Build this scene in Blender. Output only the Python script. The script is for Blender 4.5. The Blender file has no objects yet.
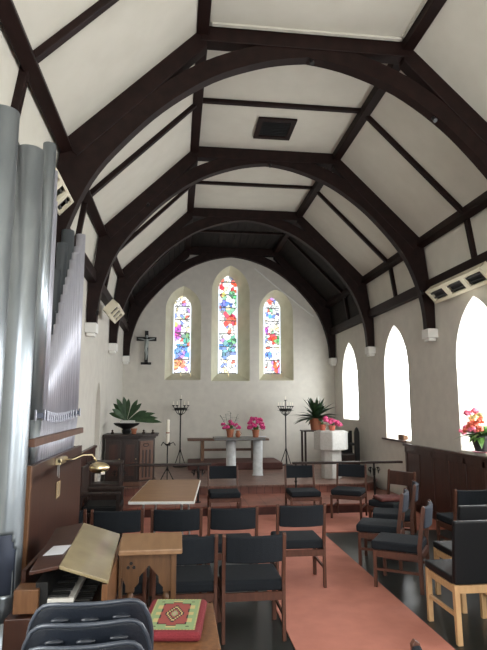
import bpy, bmesh, math, random
from mathutils import Vector, Matrix
random.seed(7)
R = math.radians
PI = math.pi
S = bpy.context.scene
C = S.collection

# ------------------------------------------------------------------ camera
cam = bpy.data.cameras.new('camera')
co = bpy.data.objects.new('camera', cam); C.objects.link(co)
co.location = (0, 0, 1.8)
co.rotation_euler = (R(90 + 8.31), 0, R(-6.87))
cam.sensor_fit = 'VERTICAL'; cam.sensor_height = 36; cam.sensor_width = 36
cam.lens = 545.0 / 650 * 36
cam.clip_end = 200
S.camera = co
# ------------------------------------------------------------------ world, exposure
w = bpy.data.worlds.new('world'); S.world = w; w.use_nodes = True
w.node_tree.nodes['Background'].inputs[0].default_value = (.93, .97, 1, 1)
w.node_tree.nodes['Background'].inputs[1].default_value = 1.0
S.view_settings.view_transform = 'Standard'
S.view_settings.look = 'None'
S.view_settings.gamma = 1
S.view_settings.use_curve_mapping = False
S.view_settings.exposure = 0.42
DAY = 11.0          # brightness of the frosted daylight panes
def area(name, loc, rot, sx, sy, power, col=(1, 1, 1)):
    l = bpy.data.lights.new(name, 'AREA'); l.shape = 'RECTANGLE'; l.size = sx; l.size_y = sy
    l.energy = power; l.color = col
    o = bpy.data.objects.new(name, l); C.objects.link(o); o.location = loc; o.rotation_euler = rot
    return o
# added fill light behind the camera, no window is built there
area('west_fill_light', (1.4, -2.85, 2.9), (R(90), 0, 0), 3.2, 3.0, 180, (.97, .98, 1))

# ------------------------------------------------------------------ materials
def mat(name, col, rough=.6, metal=0, spec=.5, noise=None, bump=0, scale=20, emit=None, stretch=None, coat=0):
    m = bpy.data.materials.new(name); m.use_nodes = True
    nt = m.node_tree; b = nt.nodes['Principled BSDF']
    b.inputs['Base Color'].default_value = (*col, 1)
    b.inputs['Roughness'].default_value = rough
    b.inputs['Metallic'].default_value = metal
    b.inputs['Specular IOR Level'].default_value = spec
    b.inputs['Coat Weight'].default_value = coat
    if emit:
        b.inputs['Emission Color'].default_value = (*emit[0], 1)
        b.inputs['Emission Strength'].default_value = emit[1]
    if noise or bump:
        tc = nt.nodes.new('ShaderNodeTexCoord'); mp = nt.nodes.new('ShaderNodeMapping')
        nt.links.new(tc.outputs['Object'], mp.inputs[0])
        if stretch: mp.inputs['Scale'].default_value = stretch
        n = nt.nodes.new('ShaderNodeTexNoise'); n.inputs['Scale'].default_value = scale
        n.inputs['Detail'].default_value = 5
        nt.links.new(mp.outputs[0], n.inputs['Vector'])
        if noise:
            cr = nt.nodes.new('ShaderNodeValToRGB')
            cr.color_ramp.elements[0].position = .3; cr.color_ramp.elements[1].position = .7
            cr.color_ramp.elements[0].color = (*col, 1); cr.color_ramp.elements[1].color = (*noise, 1)
            nt.links.new(n.outputs[0], cr.inputs[0]); nt.links.new(cr.outputs[0], b.inputs['Base Color'])
        if bump:
            bp = nt.nodes.new('ShaderNodeBump'); bp.inputs['Strength'].default_value = bump
            bp.inputs['Distance'].default_value = .01
            nt.links.new(n.outputs[0], bp.inputs['Height']); nt.links.new(bp.outputs[0], b.inputs['Normal'])
    return m
M = {}
M['plaster'] = mat('wall_plaster', (.62, .59, .53), .9, noise=(.68, .65, .58), bump=.25, scale=6)
M['ceil'] = mat('ceiling_plaster', (.60, .57, .49), .9, noise=(.64, .61, .53), bump=.1, scale=4)
M['reveal'] = mat('daylit_reveal_cream', (.74, .72, .56), .85, noise=(.66, .64, .48), scale=5)  # brighter cream paints in the glow from the lancet glass
M['white'] = mat('white_paint', (.8, .79, .75), .6)
M['beam'] = mat('dark_roof_timber', (.008, .003, .0022), .55, spec=.2, noise=(.018, .007, .0055), scale=8, bump=.2, stretch=(1, .3, 1))
M['board'] = mat('dark_roof_boards', (.010, .008, .007), .75, spec=.2, noise=(.018, .014, .012), scale=9, stretch=(1, .2, 1))
M['panel'] = mat('wainscot_wood', (.035, .013, .009), .35, noise=(.07, .027, .017), scale=5, stretch=(4, 4, .5), bump=.1)
M['chair'] = mat('chair_wood', (.075, .026, .014), .5, noise=(.115, .042, .023), scale=14, stretch=(3, 3, .6))
M['light'] = mat('pale_beech', (.50, .30, .14), .45, noise=(.60, .38, .19), scale=12, stretch=(3, 3, .6))
M['oak'] = mat('oak', (.13, .055, .021), .45, noise=(.20, .09, .036), scale=10, stretch=(5, 5, .7))
M['deskoak'] = mat('brown_desk_oak', (.09, .042, .017), .42, noise=(.14, .068, .028), scale=10, stretch=(5, 5, .7))
M['oak_top'] = mat('polished_oak', (.20, .11, .055), .35, noise=(.27, .155, .08), scale=6, stretch=(3, .6, 3))
M['lid'] = mat('varnished_olive_wood', (.23, .18, .095), .3, noise=(.31, .25, .14), scale=7, coat=.15)
M['brown'] = mat('organ_case_wood', (.038, .013, .008), .35, noise=(.065, .023, .013), scale=4, stretch=(5, 5, .6))
M['dark'] = mat('dark_carved_oak', (.016, .008, .006), .4, noise=(.036, .018, .012), scale=9, stretch=(3, 3, .6))
M['redoak'] = mat('reddish_oak', (.10, .045, .026), .45, noise=(.16, .075, .045), scale=8, stretch=(4, 4, .6))
M['fabric'] = mat('charcoal_blue_fabric', (.009, .0115, .015), .9, spec=.3, noise=(.015, .019, .024), scale=160, bump=.3)
M['fabric2'] = mat('slate_blue_fabric', (.03, .036, .05), .9, noise=(.042, .05, .066), scale=160, bump=.3)
M['leather'] = mat('black_vinyl', (.006, .0065, .0075), .5, spec=.3, bump=.1, scale=80)
M['plastic'] = mat('navy_plastic', (.010, .013, .019), .36, bump=.15, scale=120)
M['plastic_rim'] = mat('pale_plastic_rim', (.04, .047, .06), .32)  # rim set lighter grey-blue than the navy shell
M['iron'] = mat('black_iron', (.010, .010, .010), .5, spec=.4)
M['pipe'] = mat('pipe_metal', (.34, .38, .41), .33, metal=.8, noise=(.42, .46, .49), scale=9, stretch=(1, 1, .4))
M['pipe2'] = mat('dark_pipe_metal', (.16, .18, .20), .4, metal=.6)
M['pipe3'] = mat('pale_lilac_pipe_metal', (.44, .44, .50), .45, metal=.5, noise=(.54, .54, .60), scale=9, stretch=(1, 1, .3))
M['mouth'] = mat('pipe_mouth_dark', (.05, .06, .09), .6)
M['brass'] = mat('brass', (.80, .68, .42), .28, metal=1)
M['steel'] = mat('steel', (.6, .6, .6), .3, metal=.9)
M['paper'] = mat('paper', (.75, .76, .8), .8)
M['card'] = mat('buff_card', (.35, .25, .14), .8)
M['ivory'] = mat('ivory', (.7, .68, .62), .3)
M['stone'] = mat('font_stone', (.55, .54, .50), .8, noise=(.64, .63, .6), scale=25, bump=.2)
M['marble'] = mat('grey_marble', (.50, .51, .51), .55, noise=(.66, .67, .67), scale=14)
M['slab'] = mat('slate_slab', (.10, .10, .095), .45, noise=(.15, .15, .14), scale=9)
M['cream'] = mat('cream_enamel', (.72, .66, .50), .4)
M['grille'] = mat('heater_grille', (.07, .07, .075), .35, metal=.6)
M['terra'] = mat('terracotta', (.36, .13, .065), .8, noise=(.30, .10, .05), scale=30)
M['redpot'] = mat('coral_pot', (.5, .13, .08), .6)
M['blackpot'] = mat('black_plastic_pot', (.02, .02, .022), .5)
M['pink_d'] = mat('pink_saucer', (.6, .25, .3), .5)
M['leaf'] = mat('dark_leaf', (.018, .045, .018), .45, noise=(.04, .09, .035), scale=14)
M['leaf2'] = mat('mid_green_leaf', (.06, .16, .03), .5, noise=(.12, .25, .05), scale=14)
M['magenta'] = mat('magenta_petal', (.50, .02, .14), .6, noise=(.75, .08, .28), scale=40)
M['rose'] = mat('rose_petal', (.80, .12, .22), .6, noise=(.9, .25, .35), scale=40)
M['rosem'] = mat('hot_pink_petal', (.70, .06, .20), .6, noise=(.8, .14, .32), scale=40)
M['coral'] = mat('coral_petal', (.85, .12, .07), .6, noise=(.9, .25, .15), scale=40)
M['yellow'] = mat('pale_yellow_petal', (.85, .75, .35), .6)
M['wax'] = mat('wax', (.85, .80, .68), .4)
M['maroon'] = mat('maroon_cloth', (.10, .02, .02), .8, noise=(.16, .05, .04), scale=20)
M['redfab'] = mat('crimson_wool', (.14, .010, .014), .9, noise=(.19, .016, .022), scale=120, bump=.4)
M['riser'] = mat('maroon_riser', (.075, .02, .015), .55, noise=(.11, .035, .026), scale=8)
M['spot'] = mat('spotlight_black', (.01, .01, .01), .4)
M['bronze'] = mat('pale_figure', (.35, .38, .36), .5)
M['tabletop'] = mat('folding_table_top', (.25, .12, .042), .36, noise=(.32, .165, .065), scale=3, stretch=(1, 5, 1))
M['frost'] = mat('frosted_daylight_glass', (.9, .9, .9), .5, emit=((.93, .97, 1.0), DAY))
M['lampglow'] = mat('lamp_glow', (.9, .88, .8), .4, emit=((1, .9, .75), 1.5))

def tiled(name, c1, c2, mortar, sx, sy, rough, ms=.006, rot=0, offs=0.0):
    m = bpy.data.materials.new(name); m.use_nodes = True
    nt = m.node_tree; b = nt.nodes['Principled BSDF']
    tc = nt.nodes.new('ShaderNodeTexCoord'); mp = nt.nodes.new('ShaderNodeMapping')
    mp.inputs['Rotation'].default_value = (0, 0, rot)
    br = nt.nodes.new('ShaderNodeTexBrick'); br.offset = offs
    br.inputs['Scale'].default_value = 1; br.inputs['Brick Width'].default_value = sx
    br.inputs['Row Height'].default_value = sy; br.inputs['Mortar Size'].default_value = ms
    br.inputs['Color1'].default_value = (*c1, 1); br.inputs['Color2'].default_value = (*c2, 1)
    br.inputs['Mortar'].default_value = (*mortar, 1)
    nt.links.new(tc.outputs['Object'], mp.inputs[0]); nt.links.new(mp.outputs[0], br.inputs['Vector'])
    n = nt.nodes.new('ShaderNodeTexNoise'); n.inputs['Scale'].default_value = 3.5; n.inputs['Detail'].default_value = 6
    nt.links.new(tc.outputs['Object'], n.inputs['Vector'])
    mx = nt.nodes.new('ShaderNodeMix'); mx.data_type = 'RGBA'; mx.blend_type = 'MULTIPLY'; mx.inputs[0].default_value = .6
    cr = nt.nodes.new('ShaderNodeValToRGB'); cr.color_ramp.elements[0].color = (.45, .45, .45, 1)
    cr.color_ramp.elements[1].color = (1.3, 1.3, 1.3, 1); cr.color_ramp.elements[0].position = .3; cr.color_ramp.elements[1].position = .7
    nt.links.new(n.outputs[0], cr.inputs[0])
    nt.links.new(br.outputs['Color'], mx.inputs[6]); nt.links.new(cr.outputs[0], mx.inputs[7])
    nt.links.new(mx.outputs[2], b.inputs['Base Color'])
    b.inputs['Roughness'].default_value = rough
    return m
M['tile'] = tiled('dark_green_black_tiles', (.009, .013, .012), (.014, .018, .016), (.012, .014, .013), .3, .3, .33)
M['carpet'] = mat('salmon_carpet', (.46, .175, .125), .95, noise=(.54, .21, .15), scale=5, bump=.2)
M['step'] = tiled('red_brown_step_tiles', (.27, .10, .07), (.33, .13, .09), (.16, .07, .05), .3, .15, .5)
M['parquet'] = tiled('sanctuary_parquet', (.19, .105, .08), (.27, .15, .115), (.09, .05, .04), .22, .07, .35, .004, R(45), .5)
M['riser2'] = tiled('red_brown_riser_tiles', (.20, .075, .055), (.26, .10, .07), (.10, .04, .03), .15, .15, .5)

# ------------------------------------------------------------------ mesh helpers
class B:
    def __init__(s): s.bm = bmesh.new()
    def box(s, cx, cy, cz, sx, sy, sz, rot=None, piv=None):
        r = bmesh.ops.create_cube(s.bm, size=1)['verts']
        for v in r: v.co = Vector((v.co.x * sx, v.co.y * sy, v.co.z * sz))
        if rot is not None:
            mt = rot if isinstance(rot, Matrix) else Matrix.Rotation(rot[1], 3, rot[0])
            for v in r: v.co = mt @ v.co
        for v in r: v.co += Vector((cx, cy, cz))
        return s
    def bb(s, x0, x1, y0, y1, z0, z1):
        return s.box((x0 + x1) / 2, (y0 + y1) / 2, (z0 + z1) / 2, abs(x1 - x0), abs(y1 - y0), abs(z1 - z0))
    def ring_path(s, pts, rads, n=10, cap=True):
        pts = [Vector(p) for p in pts]
        if not isinstance(rads, (list, tuple)): rads = [rads] * len(pts)
        rings = []; up = None
        for i, p in enumerate(pts):
            a = pts[max(0, i - 1)]; b = pts[min(len(pts) - 1, i + 1)]
            t = (b - a).normalized()
            if up is None: up = t.orthogonal().normalized()
            up = (up - t * up.dot(t)); up = up.normalized() if up.length > 1e-6 else t.orthogonal().normalized()
            sd = t.cross(up)
            rings.append([s.bm.verts.new(p + (up * math.cos(2 * PI * k / n) + sd * math.sin(2 * PI * k / n)) * rads[i]) for k in range(n)])
        for i in range(len(rings) - 1):
            for k in range(n):
                s.bm.faces.new((rings[i][k], rings[i][(k + 1) % n], rings[i + 1][(k + 1) % n], rings[i + 1][k]))
        if cap:
            s.bm.faces.new(rings[0][::-1]); s.bm.faces.new(rings[-1])
        return s
    def lathe(s, prof, c=(0, 0, 0), n=20):
        cx, cy, cz = c; rings = []
        for r, z in prof:
            rings.append([s.bm.verts.new((cx + r * math.cos(2 * PI * k / n), cy + r * math.sin(2 * PI * k / n), cz + z)) for k in range(n)])
        for i in range(len(rings) - 1):
            for k in range(n):
                s.bm.faces.new((rings[i][k], rings[i][(k + 1) % n], rings[i + 1][(k + 1) % n], rings[i + 1][k]))
        s.bm.faces.new(rings[0][::-1]); s.bm.faces.new(rings[-1])
        return s
    def prism(s, poly, a, b, axis='y', holes=()):
        def P(p, t):
            if axis == 'y': return (p[0], t, p[1])
            if axis == 'x': return (t, p[0], p[1])
            return (p[0], p[1], t)
        if not holes:
            va = [s.bm.verts.new(P(p, a)) for p in poly]; vb = [s.bm.verts.new(P(p, b)) for p in poly]
            n = len(poly)
            s.bm.faces.new(va); s.bm.faces.new(vb[::-1])
            for i in range(n): s.bm.faces.new((va[i], vb[i], vb[(i + 1) % n], va[(i + 1) % n]))
            return s
        for t in (a, b):
            es = []
            for loop in [poly] + list(holes):
                vs = [s.bm.verts.new(P(p, t)) for p in loop]
                es += [s.bm.edges.new((vs[i], vs[(i + 1) % len(vs)])) for i in range(len(vs))]
            bmesh.ops.triangle_fill(s.bm, use_beauty=True, use_dissolve=False, edges=es)
        for loop in [poly] + list(holes):
            n = len(loop)
            for i in range(n):
                p, q = loop[i], loop[(i + 1) % n]
                s.bm.faces.new([s.bm.verts.new(P(*x)) for x in ((p, a), (p, b), (q, b), (q, a))])
        return s
    def loft(s, A, Bl, closed=True):
        va = [s.bm.verts.new(p) for p in A]; vb = [s.bm.verts.new(p) for p in Bl]; n = len(A)
        for i in range(n if closed else n - 1):
            s.bm.faces.new((va[i], vb[i], vb[(i + 1) % n], va[(i + 1) % n]))
        return s
    def quad(s, *p):
        s.bm.faces.new([s.bm.verts.new(x) for x in p]); return s
    def ico(s, c, r, sub=1, sc=(1, 1, 1), rnd=0):
        for v in bmesh.ops.create_icosphere(s.bm, subdivisions=sub, radius=r)['verts']:
            k = 1 + random.uniform(-rnd, rnd)
            v.co = Vector((v.co.x * sc[0] * k, v.co.y * sc[1] * k, v.co.z * sc[2] * k)) + Vector(c)
        return s
    def leaf(s, base, dirv, length, width, droop=.3, side=None, n=5, pw=None):
        d = Vector(dirv).normalized(); up = Vector((0, 0, 1))
        sd = Vector(side) if side else d.cross(up); sd = sd.normalized() if sd.length > 1e-3 else Vector((1, 0, 0))
        p = Vector(base); L = []; Rr = []; Cc = []
        for i in range(n + 1):
            t = i / n
            wv = width * math.sin(PI * min(1, .08 + .92 * t) ** (pw or .8)) * .5
            if i == n: wv = .001
            c = p + d * length * t - up * droop * length * t * t
            L.append(s.bm.verts.new(c - sd * wv + up * wv * .3)); Rr.append(s.bm.verts.new(c + sd * wv + up * wv * .3)); Cc.append(s.bm.verts.new(c))
        for i in range(n):
            s.bm.faces.new((L[i], Cc[i], Cc[i + 1], L[i + 1])); s.bm.faces.new((Cc[i], Rr[i], Rr[i + 1], Cc[i + 1]))
        return s
    def build(s, name, m, parent=None, bevel=0, smooth=False, loc=None, sub=0, seg=2, solid=0):
        bmesh.ops.recalc_face_normals(s.bm, faces=s.bm.faces[:])
        me = bpy.data.meshes.new(name); s.bm.to_mesh(me); s.bm.free()
        if isinstance(m, str): m = M[m]
        me.materials.append(m)
        o = bpy.data.objects.new(name, me); C.objects.link(o)
        if smooth:
            me.polygons.foreach_set('use_smooth', [True] * len(me.polygons)); 
        if parent: o.parent = parent
        if loc: o.location = loc
        if solid:
            d = o.modifiers.new('solid', 'SOLIDIFY'); d.thickness = solid; d.offset = 0
        if bevel:
            d = o.modifiers.new('bevel', 'BEVEL'); d.width = bevel; d.segments = seg; d.limit_method = 'ANGLE'; d.angle_limit = R(40)
        if sub:
            d = o.modifiers.new('sub', 'SUBSURF'); d.levels = sub; d.render_levels = sub
        return o
def tag(o, label=None, cat=None, group=None, kind=None):
    if label: o['label'] = label
    if cat: o['category'] = cat
    if group: o['group'] = group
    if kind: o['kind'] = kind
    return o
def thing(name, label, cat, loc=(0, 0, 0), rz=0, group=None):
    o = bpy.data.objects.new(name, None); C.objects.link(o); o.empty_display_size = .1
    o.location = loc; o.rotation_euler = (0, 0, rz)
    return tag(o, label, cat, group)
def struct(o): o['kind'] = 'structure'; return o
def children(o): return [c for c in bpy.data.objects if c.parent == o]
def copy_tree(o, parent=None):
    c = o.copy(); C.objects.link(c); c.parent = parent
    for ch in children(o): copy_tree(ch, c)
    return c
def dup(o, loc, rz, label, group=None):
    c = copy_tree(o); c.location = loc; c.rotation_euler = (0, 0, rz); c['label'] = label
    if group: c['group'] = group
    elif group == '' and 'group' in c: del c['group']
    return c

# ------------------------------------------------------------------ dimensions
XC = 1.365; HW = 2.735; XL = XC - HW; XR = XC + HW     # nave walls
YW, YE = -3.0, 14.0
FZ = 5.88; FX = 1.13                                    # flat ceiling
T = [2.66, 5.47, 8.28, 11.03, 13.88]

def arch_pts(cx, w, z0, za, rise, n=8):
    """pointed arch outline, counter-clockwise from bottom left"""
    zs = za - rise
    k = (rise * rise - w * w) / (2 * w); Rr = k + w
    pts = [(cx - w, z0), (cx + w, z0), (cx + w, zs)]
    a1 = math.atan2(rise, k)
    for i in range(1, n + 1):
        a = a1 * i / n; pts.append((cx - k + Rr * math.cos(a), zs + Rr * math.sin(a)))
    for i in range(n - 1, -1, -1):
        a = a1 * i / n; pts.append((cx + k - Rr * math.cos(a), zs + Rr * math.sin(a)))
    return pts

# ------------------------------------------------------------------ floor and steps
struct(B().bb(XL - .5, XR + .5, YW - .3, 9.3, -.2, 0).build('floor', 'tile'))
SD = lambda r=.8: None
step1 = [(XL, 9.25), (XR, 9.25), (XR, YE), (XL, YE)]
struct(B().prism(step1, -.1, .125, 'z').build('floor', 'riser'))
struct(B().prism([(XL, 9.22), (XR, 9.22), (XR, 10.6), (XL, 10.6)], .125, .155, 'z').build('floor', 'step', bevel=.008))
def rounded(y0, x1, r, yend=YE, xl=XL):
    p = [(xl, y0)]
    for i in range(9):
        a = -PI / 2 + PI / 2 * i / 8
        p.append((x1 - r + r * math.cos(a), y0 + r + r * math.sin(a)))
    p += [(x1, yend), (xl, yend)]
    return p
struct(B().prism(rounded(10.4, 4.02, .7), .155, .285, 'z').build('floor', 'riser2'))
struct(B().prism(rounded(10.37, 4.05, .72), .285, .315, 'z').build('floor', 'parquet', bevel=.008))
pr = tag(B().bb(.28, 2.46, 12.8, 13.98, .317, .47).build('altar_platform', 'riser', bevel=.01),
         'low dark red wooden platform under the long table against the end wall', 'platform')
tag(B().bb(.9, 2.07, 1.0, 7.86, .001, .012).build('aisle_carpet', 'carpet'),
    'long salmon pink carpet runner along the aisle between the chair rows', 'carpet')
tag(B().bb(XL + .02, XR - .02, 7.87, 9.19, .001, .012).build('cross_carpet', 'carpet'),
    'wide salmon pink carpet lying crosswise in front of the chancel steps', 'carpet')

# ------------------------------------------------------------------ walls
WIN = [(12.73, 1.45, 3.29), (9.93, 1.16, 3.31), (7.07, 1.15, 3.31), (4.27, 1.12, 3.31), (1.44, 1.12, 3.31), (-1.39, 1.12, 3.31)]
WW, WR = .57, .86
rw = B()
rw.prism([(YW, -.2), (YE, -.2), (YE, 3.95), (YW, 3.95)], XR, XR + .45, 'x', holes=[arch_pts(y, WW, z0, za, WR) for y, z0, za in WIN])
struct(rw.build('wall_right', 'plaster'))
ADDED_LWIN = [1.44, -1.39]  # unseen windows added behind the camera to brighten the right wall
lw = B(); lw.prism([(YW, -.2), (YE, -.2), (YE, 3.95), (YW, 3.95)], XL, XL - .45, 'x',
                   holes=[arch_pts(9.86, .30, .16, 2.2, .55)] + [arch_pts(y, WW, 1.15, 3.31, WR) for y in ADDED_LWIN])
struct(lw.build('wall_left', 'plaster'))
LAN = [(0.125, .455, 2.42, 4.86, .10, .232, 2.61, 4.68), (1.35, .50, 2.40, 5.45, 1.315, .262, 2.61, 5.27), (2.55, .455, 2.42, 4.83, 2.515, .232, 2.61, 4.69)]
ew = B(); ew.prism([(XL - .45, -.2), (XR + .45, -.2), (XR + .45, 6.2), (XL - .45, 6.2)], YE, YE + .5, 'y',
                   holes=[arch_pts(c, w_, z0, za, .72 if w_ > .48 else .62) for c, w_, z0, za, *_ in LAN])
struct(ew.build('wall_far', 'plaster'))
struct(B().bb(XL - .45, XR + .45, YW - .3, YW, -.2, 6.2).build('wall_back', 'plaster'))

# side windows
names = ['clear frosted pointed window beside the stone font', 'middle frosted pointed window with a small box of seedlings on its sill',
         'tall frosted pointed window with a pot of pink and red flowers on its sill']
for i, (y, z0, za) in enumerate(WIN):
    r = bpy.data.objects.new('window_%d' % (i + 1), None); C.objects.link(r); struct(r); r.location = (XR, y, z0)
    o_ = arch_pts(0, WW, 0, za - z0, WR); g_ = arch_pts(0, WW - .10, .05, za - z0 - .14, WR - .1)
    B().loft([(0.001, p[0], p[1]) for p in o_], [(.33, p[0], p[1]) for p in g_]).build('reveal', 'plaster', r)
    B().prism(g_, .33, .345, 'x').build('pane', 'frost', r)
    if i < 3: r['label'] = names[i]
for i, y in enumerate(ADDED_LWIN):
    r = bpy.data.objects.new('window_%d' % (i + 10), None); C.objects.link(r); struct(r); r.location = (XL, y, 1.15)  # added out of view for its glowing pane
    o_ = arch_pts(0, WW, 0, 2.16, WR); g_ = arch_pts(0, WW - .10, .05, 2.02, WR - .1)
    B().loft([(-.001, p[0], p[1]) for p in o_], [(-.33, p[0], p[1]) for p in g_]).build('reveal', 'plaster', r)
    B().prism(g_, -.33, -.345, 'x').build('pane', 'frost', r)
# dark sill ledge running out from wainscot under the middle window
B2 = B().bb(XR - .07, XR + .02, 9.56, 10.6, 1.125, 1.16).build('window_sill', 'panel', bevel=.005)
tag(B2, 'narrow dark wooden ledge under the middle right window', 'window sill')

# stained glass
def stained(name, cx, w_, z0, za, rise, figs, seed):
    rnd = random.Random(seed); NX = 22 if w_ > .24 else 18; H_ = za - z0
    cell = 2 * w_ / NX; NZ = int(H_ / cell)
    sites = [(rnd.uniform(-w_, w_), rnd.uniform(0, H_)) for _ in range(int(190 * H_ / 2.6))]
    pal = [(.95, .97, 1), (1, 1, 1), (.9, .95, 1), (1, .98, .93), (.75, .85, .98), (.95, .85, .55), (.8, .9, .85)]
    cols = []
    for sx, sz in sites:
        c = rnd.choice(pal[:4]) if rnd.random() < .62 else rnd.choice(pal)
        if rnd.random() < .13: c = rnd.choice([(.25, .35, .75), (.85, .2, .15), (.3, .6, .4), (.5, .3, .7)])
        for fx, fz, fr, fh, fc in figs:
            if ((sx / w_ - fx) / fr) ** 2 + ((sz / H_ - fz) / fh) ** 2 < 1 and rnd.random() < .88:
                c = tuple(max(0, min(1, v * rnd.uniform(.7, 1.3) + rnd.uniform(-.03, .1))) for v in fc)
        cols.append(c)
    def inside(x, z):
        zs = H_ - rise; k = (rise * rise - w_ * w_) / (2 * w_)
        return z < zs or math.hypot(abs(x) + k, z - zs) <= k + w_ + .001
    me = bpy.data.meshes.new('glass'); bm = bmesh.new(); lay = bm.loops.layers.float_color.new('glasscol')
    NZ2, NX2 = NZ, NX
    for iz in range(NZ2):
        for ix in range(NX2):
            x = -w_ + (ix + .5) * cell; z = (iz + .5) * cell
            if not inside(x, z): continue
            ds = sorted(((x - a) ** 2 + ((z - b)) ** 2, k) for k, (a, b) in enumerate(sites))[:2]
            c = cols[ds[0][1]]
            if math.sqrt(ds[1][0]) - math.sqrt(ds[0][0]) < cell * .45: c = tuple(v * .3 for v in c)
            if iz % int(.36 / cell) == 0: c = (.06, .06, .06)
            if ix in (0, NX2 - 1): c = tuple(v * .8 + .15 for v in pal[4])
            h = cell / 2
            f = bm.faces.new([bm.verts.new((x + a * h, 0, z + b * h)) for a, b in ((-1, -1), (1, -1), (1, 1), (-1, 1))])
            for l in f.loops: l[lay] = (*c, 1)
    bm.to_mesh(me); bm.free()
    me.materials.append(M['stained'])
    return me
sm = bpy.data.materials.new('stained_glass'); sm.use_nodes = True; M['stained'] = sm
nt = sm.node_tree; b_ = nt.nodes['Principled BSDF']; at = nt.nodes.new('ShaderNodeAttribute'); at.attribute_name = 'glasscol'
nt.links.new(at.outputs['Color'], b_.inputs['Base Color']); nt.links.new(at.outputs['Color'], b_.inputs['Emission Color'])
b_.inputs['Emission Strength'].default_value = .95; b_.inputs['Roughness'].default_value = .3
red, blue, green, purple, gold, orange = (.75, .1, .08), (.15, .3, .75), (.15, .45, .25), (.6, .15, .6), (.85, .7, .2), (.85, .35, .15)
F = {0: [(-.55, .52, .5, .09, purple), (.5, .47, .5, .07, green), (-.1, .27, .8, .09, blue), (-.5, .12, .8, .08, orange), (-.7, .63, .3, .04, gold)],
     1: [(.2, .55, .75, .075, red), (-.05, .685, .7, .045, blue), (0, .24, .8, .09, (.15, .35, .5)), (.5, .34, .4, .04, green), (.7, .9, .3, .07, red), (-.7, .9, .25, .06, red), (-.4, .82, .3, .03, gold), (.5, .8, .3, .04, green)],
     2: [(.1, .46, .5, .07, red), (.7, .42, .4, .06, green), (.5, .1, .5, .06, red), (-.4, .25, .5, .06, blue), (-.3, .75, .5, .04, blue), (-.7, .55, .3, .05, purple)]}
lab = ['left stained glass lancet with purple and green figure', 'tall middle stained glass lancet with red robed figure', 'right stained glass lancet with small red and green figure']
for i, (c, w_, z0, za, gc, gw, gz0, gza) in enumerate(LAN):
    r = bpy.data.objects.new('window_%d' % (i + 7), None); C.objects.link(r); struct(r); r.location = (c, YE, z0); r['label'] = lab[i]
    rise = .72 if w_ > .48 else .62; gr = .40 if w_ > .48 else .33
    o_ = arch_pts(0, w_, 0, za - z0, rise); g_ = arch_pts(gc - c, gw, gz0 - z0, gza - z0, gr)
    B().loft([(p[0], .001, p[1]) for p in o_], [(p[0], .42, p[1]) for p in g_]).build('reveal', 'reveal', r)
    me = stained('glass', 0, gw - .004, gz0, gza, gr, F[i], 5 + i)
    g = bpy.data.objects.new('glass', me); C.objects.link(g); g.parent = r; g.location = (gc - c, .42, gz0 - z0)
    B().bb(gc - c - gw - .1, gc - c + gw + .1, .44, .46, gz0 - z0 - .1, gza - z0 + .1).build('outer_guard', 'white', r)

# wainscots and bases
wn = B(); wn.bb(XR - .035, XR, YW, 9.55, 0, 1.075)
for k in range(24):
    y = 9.53 - k * .5
    wn.bb(XR - .05, XR - .03, y - .07, y, .12, 1.05)
wn.bb(XR - .05, XR - .03, YW, 9.55, 0, .14).bb(XR - .05, XR - .03, YW, 9.55, .965, 1.075)
tag(struct(wn.build('trim_1', 'panel', bevel=.004)))
struct(B().bb(XR - .075, XR + .01, YW, 9.57, 1.075, 1.115).build('trim_2', 'panel', bevel=.006))
wn = B(); wn.bb(XL, XL + .035, 5.6, 9.5, 0, 1.09); wn.bb(XL, XL + .06, 5.6, 9.5, 1.09, 1.13)
for k in range(8): wn.bb(XL + .03, XL + .05, 5.6 + k * .5, 5.67 + k * .5, .12, 1.05)
struct(wn.build('trim_3', 'panel', bevel=.004))
# left doorway
r = bpy.data.objects.new('door_1', None); C.objects.link(r); struct(r); r.location = (XL, 9.86, .16)
o_ = arch_pts(0, .295, 0.002, 2.035, .55)
B().loft([(-.002, p[0], p[1]) for p in o_], [(-.42, p[0], p[1]) for p in o_]).build('door_reveal', 'plaster', r)
B().prism(o_, -.40, -.44, 'x').build('door_leaf', 'white', r)

# ------------------------------------------------------------------ ceiling
def cprof(off=0):
    return [(-2.70, 3.72), (-2.60, 4.43), (-FX, FZ), (FX, FZ), (2.60, 4.43), (2.70, 3.72)]
def shell(y0, y1, m):
    b = B(); p = cprof(); q = [(-2.85, 3.6), (-2.8, 4.55), (-FX - .1, FZ + .12), (FX + .1, FZ + .12), (2.8, 4.55), (2.85, 3.6)]
    for i in range(5):
        poly = [p[i], p[i + 1], q[i + 1], q[i]]
        b.prism([(XC + x, z) for x, z in poly], y0, y1, 'y')
    return b.build('ceiling', m)
struct(shell(YW, T[3], 'ceil'))
ch = struct(shell(T[3], YE, 'board'))
# boarding battens in the chancel roof: surface strips running along the roof
bd = B()
for i in range(12):
    t = i / 12; x = FX + (2.58 - FX) * t; z = FZ - (FZ - 4.43) * t
    for s_ in (-1, 1): bd.box(XC + s_ * (x), 12.45, z - .004, .014, 2.8, .014, (Vector((0, 1, 0)), R(45)))
for i in range(13): bd.bb(XC - FX + i * .18, XC - FX + i * .18 + .012, 11.05, 13.9, FZ - .012, FZ)
struct(bd.build('trim_4', 'board'))

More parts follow.
